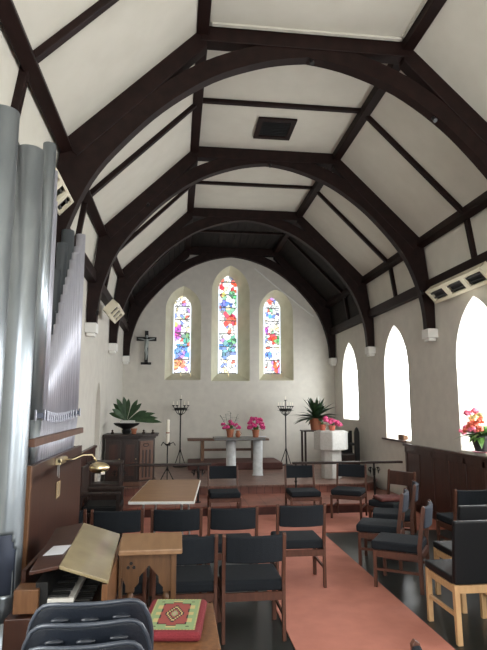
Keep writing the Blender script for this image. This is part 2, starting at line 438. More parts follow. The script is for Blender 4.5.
def beam_thing(name, label, cat, fn, group=None):
    b = B(); fn(b); return tag(b.build(name, 'beam', bevel=.008), label, cat, group)
sidew = {-1: 'left', 1: 'right'}
for s_ in (-1, 1):
    beam_thing('upper_purlin', 'long dark beam along the %s edge of the flat ceiling' % sidew[s_], 'roof beam',
               lambda b: b.box(XC + s_ * (FX + .03), (YW + YE) / 2, FZ - .055, .13, YE - YW - .02, .12))
    beam_thing('lower_purlin', 'long dark beam at the foot of the %s ceiling slope' % sidew[s_], 'roof beam',
               lambda b: b.box(XC + s_ * 2.55, (YW + YE) / 2, 4.42, .12, YE - YW - .02, .16, (Vector((0, 1, 0)), R(20 * s_))))
    beam_thing('wall_plate', 'long dark timber along the top of the %s wall' % sidew[s_], 'roof beam',
               lambda b: b.box(XC + s_ * 2.665, (YW + YE) / 2, 3.70, .13, YE - YW - .02, .17))
    struct(B().box(XC + s_ * (FX - .06), 4.06, FZ - .012, .03, 2.5, .024).build('trim_5', 'ceil'))
struct(B().bb(XC - 1.06, XC + 1.06, 5.33, 5.37, FZ - .03, FZ - .005).build('trim_6', 'ceil'))

# mid-bay ribs
bays = [(4.06, 'nearest bay'), (6.85, 'second bay'), (9.6, 'third bay'), (12.45, 'dark boarded chancel bay')]
for y, bn in bays:
    if y > 5: beam_thing('ceiling_rib', 'thin dark rib across the flat ceiling in the %s' % bn, 'ceiling rib',
               lambda b: b.bb(XC - FX, XC + FX, y - .035, y + .035, FZ - .05, FZ + .01), 'mid-bay ceiling ribs')
    for s_ in (-1, 1):
        beam_thing('slope_rib', 'thin dark rib down the %s ceiling slope in the %s' % (sidew[s_], bn), 'ceiling rib',
                   lambda b: b.prism([(XC + s_ * FX, FZ + .01), (XC + s_ * 2.6, 4.43), (XC + s_ * 2.55, 4.38), (XC + s_ * (FX - .02), FZ - .05)], y - .035, y + .035, 'y'), 'mid-bay ceiling ribs')
        beam_thing('wall_stud', 'short dark stud between wall plate and purlin on the %s, %s' % (sidew[s_], bn), 'ceiling rib',
                   lambda b: b.prism([(XC + s_ * 2.70, 3.78), (XC + s_ * 2.61, 4.40), (XC + s_ * 2.54, 4.38), (XC + s_ * 2.63, 3.78)], y - .035, y + .035, 'y'), 'mid-bay wall studs')

# trusses
def inner(x):  # soffit height at |x|
    return 3.0 + 2.66 * max(0, 1 - (x / 2.56) ** 2.15) ** (1 / 2.15)
def roofz(x):
    x = abs(x)
    return FZ if x <= FX else (FZ - (x - FX) * (FZ - 4.43) / (2.6 - FX))
def truss(y, label, proto=None):
    t = thing('roof_truss', label, 'roof truss', (XC, y, 3.0), 0, 'arched roof trusses')
    b = B(); b.bb(-FX - .05, FX + .05, -.08, .08, FZ - 3 - .19, FZ - 3 - .005); b.build('collar', 'beam', t, bevel=.008)
    for s_ in (-1, 1):
        b = B(); b.prism([(s_ * FX, FZ - 3), (s_ * 2.58, 1.45), (s_ * 2.42, 1.30), (s_ * (FX - .02), FZ - 3 - .24)], -.075, .075, 'y')
        b.build('rafter', 'beam', t, bevel=.008)
        kp = [(2.585, 2.6), (2.58, 3.0), (2.56, 3.3), (2.50, 3.6), (2.36, 4.0), (2.17, 4.33), (1.88, 4.68), (1.60, 4.96), (1.27, 5.215), (.95, 5.40), (.55, 5.55), (.25, 5.62), (0, 5.65), (-.25, 5.66)]
        pts = []
        for q in range(1, len(kp) - 2):
            p0, p1, p2, p3 = [Vector(a) for a in kp[q - 1:q + 3]]
            for e in range(3):
                u = e / 3
                v_ = .5 * (2 * p1 + (p2 - p0) * u + (2 * p0 - 5 * p1 + 4 * p2 - p3) * u * u + (3 * p1 - p0 - 3 * p2 + p3) * u ** 3)
                pts.append((v_.x, v_.y - 3.0))
        pts.append((0, 2.65))
        if y < 6: pts = [(x - .03 * min(1, z), z - .055 * min(1, z / 1.5)) for x, z in pts]; pts[-1] = (0, pts[-1][1])
        N = len(pts) - 1
        outer = []
        for i, (x, z) in enumerate(pts):
            if z < 1.65: continue
            a = pts[max(0, i - 1)]; c = pts[min(N, i + 1)]
            tx, tz = c[0] - a[0], c[1] - a[1]; L = math.hypot(tx, tz)
            nx, nz = tz / L, -tx / L
            th = .20
            ox, oz = x + nx * th, z + nz * th
            if i == N: ox = 0
            oz = min(oz, roofz(max(ox, 0)) - 3 - .02); outer.append((max(ox, 0), oz))
        poly = pts + outer[::-1] + [(2.46, roofz(2.46) - 3 - .02), (2.58, 1.44), (2.66, .75), (2.725, .70), (2.725, 0)]
        b = B(); b.prism([(s_ * x, z) for x, z in poly], -.065, .065, 'y')
        b.build('arch_brace', 'beam', t)
    return t
for y, l in ((T[1], 'nearest dark arched roof truss spanning the whole top of the view'), (T[2], 'second dark arched roof truss, beyond the ceiling vent'),
             (T[3], 'third dark arched truss, where the boarded chancel roof begins'), (T[4], 'furthest dark arch framing the end wall windows')):
    truss(y, l)
    nm = {T[1]: 'nearest', T[2]: 'second', T[3]: 'third', T[4]: 'furthest'}[y]
    for s_ in (-1, 1):
        c = B().bb(-.085, .085, -.12, .12, -.15, 0).bb(-.06, .06, -.09, .09, -.2, -.15).build('stone_corbel', 'white', None, bevel=.01, loc=(XC + s_ * 2.655, y - (.02 if y > 13 else 0), 3.0))
        tag(c, 'small white stone block carrying the %s foot of the %s roof arch' % (sidew[s_], nm), 'corbel', 'white corbels under the roof arches')

# vent
v = thing('ceiling_vent', 'square dark grille in the flat ceiling between first and second arch', 'vent', (1.37, 7.5, FZ - .004))
b = B(); b.prism([(-.28, -.30), (.28, -.30), (.28, .30), (-.28, .30)], -.03, 0, 'z', holes=[[(-.21, -.22), (.21, -.22), (.21, .22), (-.21, .22)]])
b.build('frame', 'beam', v)
b = B(); b.bb(-.21, .21, -.22, .22, -.008, 0)
for i in range(9): b.box(0, -.19 + i * .048, -.014, .42, .03, .006, (Vector((1, 0, 0)), R(35)))
b.build('grille', 'iron', v)

# spotlights on arches
for (x, y, z, l) in [(1.41, 5.43, 5.56, 'tiny black spotlight at the crown of the nearest arch'), (2.80, 5.43, 4.98, 'tiny black spotlight on the right limb of the nearest arch'),
                     (1.42, 8.24, 5.64, 'tiny black spotlight at the crown of the second arch'), (-.50, 8.24, 4.90, 'tiny black spotlight on left limb of second arch'),
                     (-1.2, 8.2, 3.17, 'black spotlight at the foot of the second arch by the left wall'), (3.86, 8.18, 3.60, 'black spotlight low on the right limb of the second arch')]:
    t = thing('spotlight', l, 'spotlight', (x, y, z))
    B().ring_path([(0, .03, .02), (0, 0, 0)], .008, 6).build('bracket', 'spot', t)
    B().ring_path([(0, 0, .01), (0, -.05, -.05)], [.02, .025], 10).build('lamp_head', 'spot', t, smooth=False)

# heaters
def heater(loc, rot, label, L=1.55, n=3, w2=.125):
    t = thing('wall_heater', label, 'heater', loc); t.rotation_euler = rot
    iw = L / n - .10
    holes = []
    for i in range(n):
        c = -L / 2 + (i + .5) * L / n
        holes.append([(c - iw / 2, -.075), (c + iw / 2, -.075), (c + iw / 2, .075), (c - iw / 2, .075)])
    b = B(); b.prism([(-L / 2, -w2), (L / 2, -w2), (L / 2, w2), (-L / 2, w2)], 0, .03, 'y', holes=holes)
    b.bb(-L / 2, L / 2, .03, .12, w2 - .01, w2).bb(-L / 2, L / 2, .03, .12, -w2, -w2 + .01)
    b.bb(-L / 2, -L / 2 + .01, .03, .12, -w2, w2).bb(L / 2 - .01, L / 2, .03, .12, -w2, w2).bb(-L / 2, L / 2, .12, .13, -w2, w2)
    b.build('casing', 'cream', t)
    for h in holes:
        b = B(); x0, x1 = h[0][0], h[1][0]
        b.bb(x0, x1, .06, .07, -.085, .085)
        for k in range(2): b.ring_path([(x0, .035, -.04 + .08 * k), (x1, .035, -.04 + .08 * k)], .014, 8)
        b.build('heating_element', 'grille', t)
    B().ring_path([(0, .12, 0), (0, .25, -.02)], .02, 8).build('bracket', 'spot', t)
    return t
heater((3.90, 7.18, 3.45), (R(42), 0, R(-90)), 'long cream radiant heater tilted on the right wall above the flower window')
heater((-1.05, 9.4, 3.33), (R(42), 0, R(90)), 'short cream radiant heater tilted on the left wall before the third arch', L=1.0)
heater((-1.13, 5.02, 3.74), (R(42), 0, R(90)), 'cream radiant heater half hidden behind the tall organ pipes', L=.8, w2=.10)

# conduit
b = B(); b.ring_path([(1.98, YE - .012, 5.38), (2.5, YE - .012, 4.96), (3.56, YE - .012, 4.12)], .02, 6)
tag(b.build('conduit', 'white'), 'thin pale cable conduit sloping down the end wall right of the lancets', 'conduit')

# crucifix
t = thing('crucifix', 'dark wooden crucifix with pale figure on the end wall left of windows', 'crucifix', (-.80, YE - .03, 2.80))
b = B(); b.bb(-.045, .045, -.03, .025, 0, .86).bb(-.25, .25, -.03, .025, .60, .70).bb(-.13, .13, -.03, .025, 0, .06)
b.build('cross', 'iron', t, bevel=.006)
b = B(); b.ring_path([(0, -.06, .64), (0.01, -.07, .5), (-.015, -.06, .4), (.01, -.08, .27), (0, -.055, .12)], [.045, .05, .04, .032, .016], 8)
for s_ in (-1, 1): b.ring_path([(0, -.06, .60), (s_ * .1, -.055, .64), (s_ * .21, -.05, .66)], [.022, .016, .01], 6)
b.ico((.01, -.075, .705), .035, 2, (1, 1, 1.2))
b.build('figure', 'bronze', t, smooth=True)

# little candlesticks on lancet sills
for i, (x, l) in enumerate([(.08, 'small brass candlestick at centre of the left lancet sill'), (.33, 'small brass candlestick at the right of the left lancet sill'), (1.31, 'small brass candlestick on the middle lancet sill'),
               (2.47, 'small brass candlestick at centre of the right lancet sill'), (2.72, 'small brass candlestick at the right of the right lancet sill')]):
    t = thing('candlestick', l, 'candlestick', (x, YE + .20, 2.512), 0, 'candlesticks on the lancet sills')
    B().lathe([(.035, 0), (.03, .01), (.008, .02), (.008, .09), (.022, .1), (.022, .105)], n=10).build('holder', 'brass', t)
    B().lathe([(.010, .105), (.010, .16)], n=8).build('candle', 'iron', t)

# ------------------------------------------------------------------ organ
org = thing('pipe_organ', 'grey metal pipe organ with dark wooden case along the left wall', 'organ', (0, 0, 0))
def pipe(x, y, r, top, zb, m, n=20, foot=True, mouth_dir=None, mz=None):
    b = B(); b.lathe([(r, zb), (r, top), (r * .86, top), (r * .86, top - .25)], (x, y, 0), n)
    p = b.build('organ_pipe', m, org, smooth=False)
    p.data.polygons.foreach_set('use_smooth', [len(f.vertices) == 4 and abs(f.normal.z) < .5 for f in p.data.polygons])
    if foot:
        B().lathe([(.012, 1.35 if zb > 1.4 else .02), (r, zb)], (x, y, 0), n).build('pipe_foot', m, p, smooth=True)
    d = Vector(mouth_dir or (.75, -.66, 0)).normalized(); 
    mz = mz or zb
    return p, d
PX = -.95
prof = [(3.87, .046, 3.67), (4.0, .036, 3.52), (4.09, .026, 3.32), (4.165, .024, 2.22), (4.235, .023, 2.27), (4.305, .022, 2.33), (4.375, .023, 2.42), (4.445, .023, 2.52),
        (4.515, .023, 2.62), (4.585, .024, 2.70), (4.66, .024, 2.80), (4.735, .025, 2.88), (4.815, .026, 2.97), (4.90, .029, 3.08), (4.995, .031, 3.17), (5.10, .036, 3.26), (5.232, .044, 3.42)]
for i, (y, r, top) in enumerate(prof):
    zb = 1.70 - .03 * math.sin(i / 16 * PI)
    p, d = pipe(PX, y, r, top, zb, 'pipe3' if i else 'pipe')
    mb = B(); c = Vector((PX, y, zb + .03)) + d * (r * .93)
    sd = Vector((-d.y, d.x, 0))
    mb.prism([(-r * .6, -.02), (r * .6, -.02), (r * .6, .015), (-r * .6, .015)], -.006, .006, 'y')
    for vv in mb.bm.verts: vv.co = c + sd * vv.co.x + d * (vv.co.y + .004) + Vector((0, 0, vv.co.z))
    mb.build('pipe_mouth', 'mouth', p)
    for s_ in (-1, 1):
        e = B(); e.box(0, 0, 0, .006, .02, .07)
        for vv in e.bm.verts: vv.co = c + sd * (vv.co.x + s_ * r * .75) + d * (vv.co.y + .008) + Vector((0, 0, vv.co.z))
        e.build('mouth_ear', 'pipe3', p)
# dark taller pipes standing behind
for y, r, top in [(5.37, .062, 3.50), (5.14, .05, 3.3), (4.95, .045, 3.0), (4.8, .045, 2.6)]:
    pipe(-1.10, y, r, top, 1.5, 'pipe2', foot=True)
# big pipes near the camera
def bigpipe(x, y, r, top, mz, md):
    n = 40; d = Vector(md).normalized(); ang = math.atan2(d.y, d.x)
    b = B()
    # body with an arched mouth cut: skip faces inside the mouth, rows dense around it
    zs = [.62 + .0] + [.7 + .02 * k for k in range(28)] + [1.3, 2.0, top]
    rings = [[b.bm.verts.new((x + r * math.cos(2 * PI * k / n + ang), y + r * math.sin(2 * PI * k / n + ang), z)) for k in range(n)] for z in zs]
    for i in range(len(zs) - 1):
        for k in range(n):
            a = ((k + .5) / n * 2 * PI + PI) % (2 * PI) - PI; zc = (zs[i] + zs[i + 1]) / 2
            inm = abs(a) < .75 and (mz - .17 < zc < mz + .04 or (zc >= mz + .04 and math.hypot(a / .75, (zc - mz - .04) / .13) < 1))
            if not inm: b.bm.faces.new((rings[i][k], rings[i][(k + 1) % n], rings[i + 1][(k + 1) % n], rings[i + 1][k]))
    p = b.build('organ_pipe', 'pipe', org, smooth=True, solid=.004)
    B().lathe([(r * .93, .6), (r * .93, 1.4)], (x, y, 0), 24).build('pipe_interior', 'mouth', p, smooth=True)
    B().lathe([(.02, .0), (r * .75, .35), (r, .64)], (x, y, 0), 24).build('pipe_foot', 'pipe', p, smooth=True)
    c = Vector((x, y, mz - .10)) + d * (r + .012); sd = Vector((-d.y, d.x, 0))
    for s_ in (-1, 1):
        e = B(); e.box(0, 0, 0, .005, .05, .13)
        for vv in e.bm.verts: vv.co = c + sd * (vv.co.x + s_ * r * .62) + d * (vv.co.y - .03) + Vector((0, 0, vv.co.z))
        e.build('mouth_ear', 'pipe', p)
    return p
bigpipe(-.95, 3.39, .084, 3.39, .92, (.12, -1, 0))
bigpipe(-.97, 2.93, .078, 3.39, .80, (.6, -.8, 0))
# case
B().bb(-.94, -.90, 3.66, 5.50, 0, 1.415).build('case_panel', 'brown', org, bevel=.004)
B().bb(-.942, -.897, 3.625, 3.66, 0, 1.42).build('case_post', 'oak', org, bevel=.004)
B().bb(-1.33, -.94, 5.46, 5.50, 0, 1.41).build('case_end', 'brown', org, bevel=.004)
B().bb(-1.33, -.90, 3.66, 5.50, 1.30, 1.345).build('wind_chest', 'brown', org)
B().bb(-.905, -.865, 3.55, 5.32, 1.54, 1.59).build('pipe_rail', 'redoak', org, bevel=.004)
B().bb(-1.33, -1.30, 3.66, 5.50, 1.34, 2.1).build('case_back', 'pipe2', org)

# keydesk
kd = thing('organ_console', 'organ keydesk with sloping varnished lid in front of the organ case', 'organ console', (0, 0, 0))
hx0, hx1, hy0, hy1 = -.575, -.62, 2.98, 3.98
B().bb(-.84, -.38, 3.02, 3.98, 0, .74).build('cabinet', 'brown', kd, bevel=.006)
b = B(); b.prism([(0, 0), (1, 0), (1, 1), (0, 1)], 0, .018, 'z')
def warp(bm, A, Bq, Cq, D):
    for v in bm.verts:
        u, w2, t = v.co.x, v.co.y, v.co.z
        v.co = Vector(A) * (1 - u) * (1 - w2) + Vector(Bq) * u * (1 - w2) + Vector(Cq) * u * w2 + Vector(D) * (1 - u) * w2 + Vector((0, 0, t))
warp(b.bm, (-.575, 2.98, .98), (-.33, 2.98, .90), (-.375, 3.98, .905), (-.62, 3.98, .985)); b.build('lid_flap', 'lid', kd, bevel=.003)
b = B(); b.prism([(0, 0), (1, 0), (1, 1), (0, 1)], 0, .018, 'z')
warp(b.bm, (-.72, 2.98, .955), (-.577, 2.98, .98), (-.622, 3.98, .985), (-.80, 3.98, .955)); b.build('lid_top', 'brown', kd, bevel=.003)
b = B(); b.prism([(0, 0), (1, 0), (1, 1), (0, 1)], 0, .018, 'z')
b.bm.clear(); b.prism([(3.0, .70), (3.98, .70), (3.98, .90), (3.0, .895)], -.365, -.335, 'x'); 
cheek = b.build('cheek', 'oak', kd, bevel=.003)
B().bb(-.80, -.68, 3.02, 3.14, .76, .875).build('key_block', 'oak', kd, bevel=.004)
B().bb(-.80, -.78, 3.16, 3.98, .74, .93).build('back_board', 'brown', kd)
for row in range(2):
    z = .765 + row * .05; x0 = -.40 - row * .11
    k = B().bb(x0 - .13, x0 - .055 * (1 - row), 3.05, 3.93, z - .02, z + .004)
    kb = k.build('keyboard', 'ivory', kd)
    for i in range(26):
        if i % 7 in (2, 6): continue
        B().bb(x0 - .13, x0 - .03, 3.05 + i * .0335 + .020, 3.05 + i * .0335 + .044, z + .004, z + .016).build('black_key', 'iron', kb)
B().bb(-.70, -.64, 3.05, 3.93, .75, .90).build('stop_jamb', 'iron', kd)

# paper & tag & lamp
b = B(); b.prism([(0, 0), (1, 0), (1, 1), (0, 1)], 0, .002, 'z')
warp(b.bm, (-.715, 3.24, .981), (-.60, 3.19, 1.0), (-.59, 3.38, 1.0), (-.70, 3.44, .982))
tag(b.build('sheet_music', 'paper'), 'white sheet of paper lying on the flat top of the organ keydesk', 'paper')
t = thing('hanging_tag', 'buff card tag and chain hanging on the dark organ panel under the lamp bracket', 'tag', (-.893, 4.45, 1.34))
B().ring_path([(0, 0, 0), (0, .01, -.10)], .004, 6).ring_path([(0, -.05, 0), (0, -.05, -.08)], .003, 6).build('chain', 'steel', t)
B().bb(-.003, .003, -.06, .06, -.24, -.12).build('card', 'card', t)
t = thing('swan_neck_lamp', 'brass swan-neck lamp with oval shade fixed on organ panel', 'lamp', (-.89, 4.45, 1.38))
B().bb(-.01, .03, -.12, .10, -.03, .02).ring_path([(.02, -.12, 0), (.02, .12, 0)], .018, 10).build('bracket', 'brass', t, bevel=.004)
B().ring_path([(.03, .0, 0), (.10, .02, .0), (.17, .03, .03), (.235, .04, .03), (.27, .05, -.02)], .006, 8).build('arm', 'brass', t, smooth=True)
b = B(); b.ico((0, 0, 0), .072, 3, (1.1, .85, .62))
b.build('shade', 'brass', t, smooth=True, loc=(.29, .05, -.07))
B().ring_path([(0, 0, 0), (.03, 0, -.0)], .012, 8).build('bulb', 'ivory', t, loc=(.31, .02, -.11))

# ------------------------------------------------------------------ nave chairs
def curved_pad(w_, h_, th, sag, depth, n=8):
    """backrest cushion curved in plan, front concave"""
    b = B(); ring = []
    for i in range(n + 1):
        u = -1 + 2 * i / n; x = u * w_ / 2; y = -depth * (1 - u * u)
        ring.append([b.bm.verts.new((x, y + dy, z)) for dy, z in ((-th / 2, 0), (th / 2, 0), (th / 2, h_ - sag * (1 - u * u) * 0), (-th / 2, h_))])
    for i in range(n):
        for k in range(4): b.bm.faces.new((ring[i][k], ring[i + 1][k], ring[i + 1][(k + 1) % 4], ring[i][(k + 1) % 4]))
    b.bm.faces.new(ring[0]); b.bm.faces.new(ring[-1][::-1])
    return b
def make_chair(label, wood='chair', fab='fabric', fab_b=None, width=.50, h=.81, depth=.44, group=None, wooden_back=False):
    """origin on the floor under the middle of the seat, facing +y"""
    t = thing('upholstered_chair', label, 'chair', (0, 0, 0), 0, group)
    hw = width / 2; hd = depth / 2; g = .034
    for s_ in (-1, 1):
        B().bb(s_ * hw - s_ * g, s_ * hw, hd - g, hd, 0, .36).build('leg', wood, t, bevel=.003)
        b = B(); x0, x1 = s_ * hw - s_ * .028, s_ * hw
        b.prism([(-hd - .02, 0), (-hd + .018, 0), (-hd + .03, .42), (-hd - .025, h - .012), (-hd - .045, h), (-hd - .06, h - .02), (-hd - .012, .42)], x0, x1, 'x')
        b.build('leg', wood, t, bevel=.003)
        B().bb(s_ * hw - s_ * .026, s_ * hw - s_ * .006, -hd + .02, hd - g, .30, .36).build('seat_rail', wood, t)
        B().bb(s_ * hw - s_ * .022, s_ * hw - s_ * .006, -hd, hd - g, .17, .195).build('stretcher', wood, t)
    B().bb(-hw + .03, hw - .03, hd - .03, hd - .008, .30, .36).build('seat_rail', wood, t)
    B().bb(-hw + .028, hw - .028, -hd - .012, -hd + .01, .30, .36).build('seat_rail', wood, t)
    B().bb(-hw + .012, hw - .012, -hd + .0, hd + .022, .362, .447).build('seat', fab, t, bevel=.024, seg=3)
    c = curved_pad(width - .058, .20, .042, .0, .035)
    o = c.build('backrest', ('panel' if wooden_back else (fab_b or fab)), t, bevel=.01, seg=2); o.location = (0, -hd - .028, h - .215); o.rotation_euler = (R(5), 0, 0)
    return t
c0 = make_chair('dark fabric chair in near row, foremost beside the carpet edge'); 
def put(o, x, y, a): o.location = (x, y, 0); o.rotation_euler = (0, 0, R(a)); return o
put(c0, .615, 4.66, 0)
G1, G2, G3, G4 = 'chairs in the nearest row', 'chairs in the second row', 'chairs facing the camera before the steps', 'chairs facing the aisle on the right'
c0['group'] = G1
def chair(x, y, a, label, g): return dup(c0, (x, y, .013 if (y > 7.9 or .9 < x < 2.07) else 0), R(a), label, g)
chair(.08, 4.68, 1, 'dark fabric chair in near row, right of the gothic wooden desk', G1)
chair(-.46, 4.70, 0, 'dark fabric chair in near row, seen behind the gothic arched desk panel', G1)
chair(1.25, 5.79, -1, 'dark fabric chair standing alone on the pink aisle carpet', G2)
chair(.565, 5.80, 0, 'dark fabric chair of the second row, just left of the aisle carpet one', G2)
chair(.015, 5.80, 0, 'dark fabric chair of the second row, in front of the folding table', G2)
chair(-.55, 5.80, 0, 'dark fabric chair of the second row, behind the varnished organ lid', G2)
chair(-1.095, 5.84, 0, 'dark fabric chair of the second row, next to the organ case end', G2)
chair(.76, 8.86, 180, 'dark fabric chair facing the camera right of the folding table', G3)
chair(2.02, 8.82, 180, 'dark fabric chair facing the camera right of the step opening', G3)
chair(2.78, 8.85, 150, 'dark fabric chair turned towards the aisle in front of the altar rail', G3)
# right-hand chairs, facing the aisle
cA = make_chair('wooden armless chair with slate blue back pad, nearest the pink aisle carpet', 'chair', 'fabric', 'fabric2', .47, .82, .46, G4)
a = 57; put(cA, 2.29, 5.60, a)
dup(cA, (2.38, 6.38, 0), R(62), 'wooden chair with slate blue back pad, second from near end of the aisle-facing line', G4)
dup(cA, (2.78, 7.00, 0), R(68), 'wooden chair with slate blue back pad, third in the aisle-facing line', G4)
cD = make_chair('wooden chair with curved bare wood back and maroon cloth on its seat', 'chair', 'fabric', None, .47, .84, .46, G4, True)
put(cD, 3.08, 7.80, 122)
tag(B().box(0, 0, 0, .36, .34, .05).build('folded_cloth', 'maroon', None, bevel=.02, seg=3, loc=(3.04, 7.79, .474)), 'folded maroon cloth lying on seat of the wooden-backed chair', 'cloth')
dup(c0, (3.52, 6.60, 0), R(2), 'dark fabric chair with its side against the right wall panelling', '')
chair(1.28, 2.13, -88, 'dark chair at the bottom edge of which only a post tip shows', '')

# pale beech chairs with black vinyl
def beech(label):
    t = thing('vinyl_chair', label, 'chair', (0, 0, 0), 0, 'pale beech chairs with black vinyl')
    hw, hd = .26, .245
    for s_ in (-1, 1):
        B().bb(s_ * hw - s_ * .042, s_ * hw, hd - .04, hd, 0, .43).build('leg', 'light', t, bevel=.004)
        b = B(); b.prism([(-hd - .03, 0), (-hd + .01, 0), (-hd + .03, .43), (-hd - .015, .43)], s_ * hw - s_ * .042, s_ * hw, 'x'); b.build('leg', 'light', t, bevel=.004)
        B().bb(s_ * hw - s_ * .035, s_ * hw - s_ * .006, -hd + .02, hd - .04, .365, .42).build('seat_rail', 'light', t, bevel=.003)
        B().bb(s_ * hw - s_ * .032, s_ * hw - s_ * .008, -hd, hd - .04, .19, .22).build('stretcher', 'light', t, bevel=.003)
    B().bb(-hw + .04, hw - .04, hd - .03, hd - .005, .365, .42).build('seat_rail', 'light', t, bevel=.003)
    B().bb(-hw + .04, hw - .04, -hd - .01, -hd + .015, .365, .425).build('seat_rail', 'light', t, bevel=.003)
    B().bb(-hw, hw, -hd + .03, hd + .01, .425, .485).build('seat', 'leather', t, bevel=.015, seg=3)
    b = B(); b.prism([(-hd - .03, .435), (-hd + .03, .435), (-hd - .02, .91), (-hd - .07, .91)], -hw, hw, 'x')
    b.build('backrest', 'leather', t, bevel=.014, seg=3)
    return t
l1 = beech('pale beech chair with black vinyl back, nearest at the right frame edge'); put(l1, 2.39, 4.45, 0)
dup(l1, (2.76, 5.06, 0), R(0), 'pale beech chair with black vinyl back, just behind the nearest one')

# ------------------------------------------------------------------ plastic stacking chairs
def plastic(label):
    t = thing('stacking_chair', label, 'chair', (0, 0, 0), 0, 'stack of navy plastic chairs')
    b = B(); NX, NZ = 20, 12; grid = []
    for j in range(NZ + 1):
        v = j / NZ; row = []
        for i in range(NX + 1):
            u = -1 + 2 * i / NX
            zt = v
            half = .232 * (1 - .0 * v)
            cr = .16     # rounded corners at top
            x = u * half * (1 if v < .6 else (1 - .06 * ((v - .6) / .4) ** 2))
            z = .40 * v
            if v > .6: z -= .07 * abs(u) ** 9 * (v - .6) / .4
            y = -.06 - .06 * v + .05 * u * u + .03 * math.exp(-v * 6)
            row.append(b.bm.verts.new((x, y, z)))
        grid.append(row)
    for j in range(NZ):
        for i in range(NX): b.bm.faces.new((grid[j][i], grid[j][i + 1], grid[j + 1][i + 1], grid[j + 1][i]))
    b.build('backrest', 'plastic', t, smooth=True, solid=.008, sub=1)
    # rolled rim
    pts = [v for v in []]
    rim = []
    for j in range(NZ + 1):
        v = j / NZ; z = .40 * v - (.07 * (v - .6) / .4 if v > .6 else 0); x = .232 * (1 if v < .6 else (1 - .06 * ((v - .6) / .4) ** 2))
        rim.append((-x, -.01 - .06 * v + .03 * math.exp(-v * 6), z))
    top = []
    for i in range(1, NX):
        u = -1 + 2 * i / NX; top.append((u * .232 * .94, -.12 + .05 * u * u, .40 - .07 * abs(u) ** 9))
    B().ring_path(rim + top + [(-p[0], p[1], p[2]) for p in rim[::-1]], .0085, 8).build('rim', 'plastic_rim', t, smooth=True)
    b = B(); b.prism([(-.215, -.02), (.215, -.02), (.20, .38), (-.20, .38)], -.012, 0, 'z'); b.build('seat', 'plastic', t, bevel=.01)
    for x in (-.11, 0, .115):
        b = B(); b.ico((x, -.122 + 1.0 * x * x, .345), .036, 2, (1, .35, .30)); b.build('rivet_boss', 'plastic', t, smooth=True)
    for s_ in (-1, 1):
        B().ring_path([(s_ * .2, .36, -.02), (s_ * .23, .40, -.74 + 0)], .010, 8).build('leg', 'steel', t)
        B().ring_path([(s_ * .2, .0, -.02), (s_ * .23, -.06, -.74)], .010, 8).build('leg', 'steel', t)
    return t
p0 = plastic('navy plastic stacking chair, furthest and highest of the stack of three')
def putp(o, k): o.location = (-.318 + .0 * k, 2.36 - .08 * k, .655 - .044 * k); o.rotation_euler = (0, 0, R(3)); return o
putp(p0, 0)
for k, l in ((1, 'navy plastic stacking chair, middle of the stack of three'), (2, 'navy plastic stacking chair, nearest of the stack at the bottom edge')):
    c = copy_tree(p0); putp(c, k); c['label'] = l

# ------------------------------------------------------------------ gothic desk
t = thing('prayer_desk', 'oak prayer desk with pierced gothic arch panel and polished sloping top', 'desk', (0, 0, 0))
b = B(); b.prism([(3.40, .925), (3.62, .985), (3.62, 1.005), (3.40, .955)], -.325, .045, 'x'); b.build('desk_top', 'oak_top', t, bevel=.006)
hole = [(-.215, .58), (-.08, .58), (-.07, .68), (-.09, .72), (-.062, .77), (-.09, .83), (-.145, .885), (-.20, .83), (-.228, .77), (-.20, .72), (-.22, .68)]
b = B(); b.prism([(-.285, .70), (-.285, .74), (-.315, .80), (-.325, .86), (-.325, .935), (-.02, .935), (-.02, .70), (-.065, .70), (-.065, .725), (-.09, .75), (-.092, .785), (-.118, .815), (-.15, .85), (-.182, .815), (-.208, .785), (-.21, .75), (-.235, .725), (-.235, .70)], 3.47, 3.50, 'y')
b.build('arch_panel', 'deskoak', t)
for x, z in ((-.255, .865), (-.272, .842), (-.238, .842)):
    B().ring_path([(x, 3.466, z), (x, 3.472, z)], .010, 10).build('trefoil_piercing', 'iron', t)
B().bb(-.02, .012, 3.46, 3.56, 0, .94).build('post', 'deskoak', t, bevel=.003)
B().bb(-.325, -.31, 3.46, 3.56, 0, .94).build('post', 'deskoak', t, bevel=.003)
for x in (-.26, -.045):
    B().lathe([(.012, 0), (.03, .02), (.03, .035), (.018, .045), (.03, .06), (.022, .09), (.012, .11)], (x, 3.485, .59), 12).build('finial', 'deskoak', t, smooth=True)
B().bb(-.31, -.02, 3.46, 3.56, .08, .59).build('base_board', 'deskoak', t, bevel=.003)

# bench + kneeler
t = thing('oak_stool', 'plain oak box stool under the red patterned kneeler', 'stool', (0, 2.78, 0))
B().bb(-.11, .205, -.29, .28, .735, .765).build('stool_top', 'oak', t, bevel=.004)
B().bb(-.10, .195, -.28, -.255, .12, .735).build('front_board', 'oak', t)
B().bb(-.10, .195, .245, .27, .12, .735).build('back_board', 'oak', t)
for s_ in (-.10, .17): B().bb(s_, s_ + .025, -.255, .245, .0, .735).build('side_board', 'oak', t)
k = thing('kneeler', 'crimson wool kneeler with green bordered diamond pattern', 'kneeler', (.005, 2.80, .767), R(-7))
b = B(); NX = 14
b.box(0, 0, .02, .285, .44, .04)
cu = b.build('cushion', 'redfab', k, bevel=.02, seg=3)
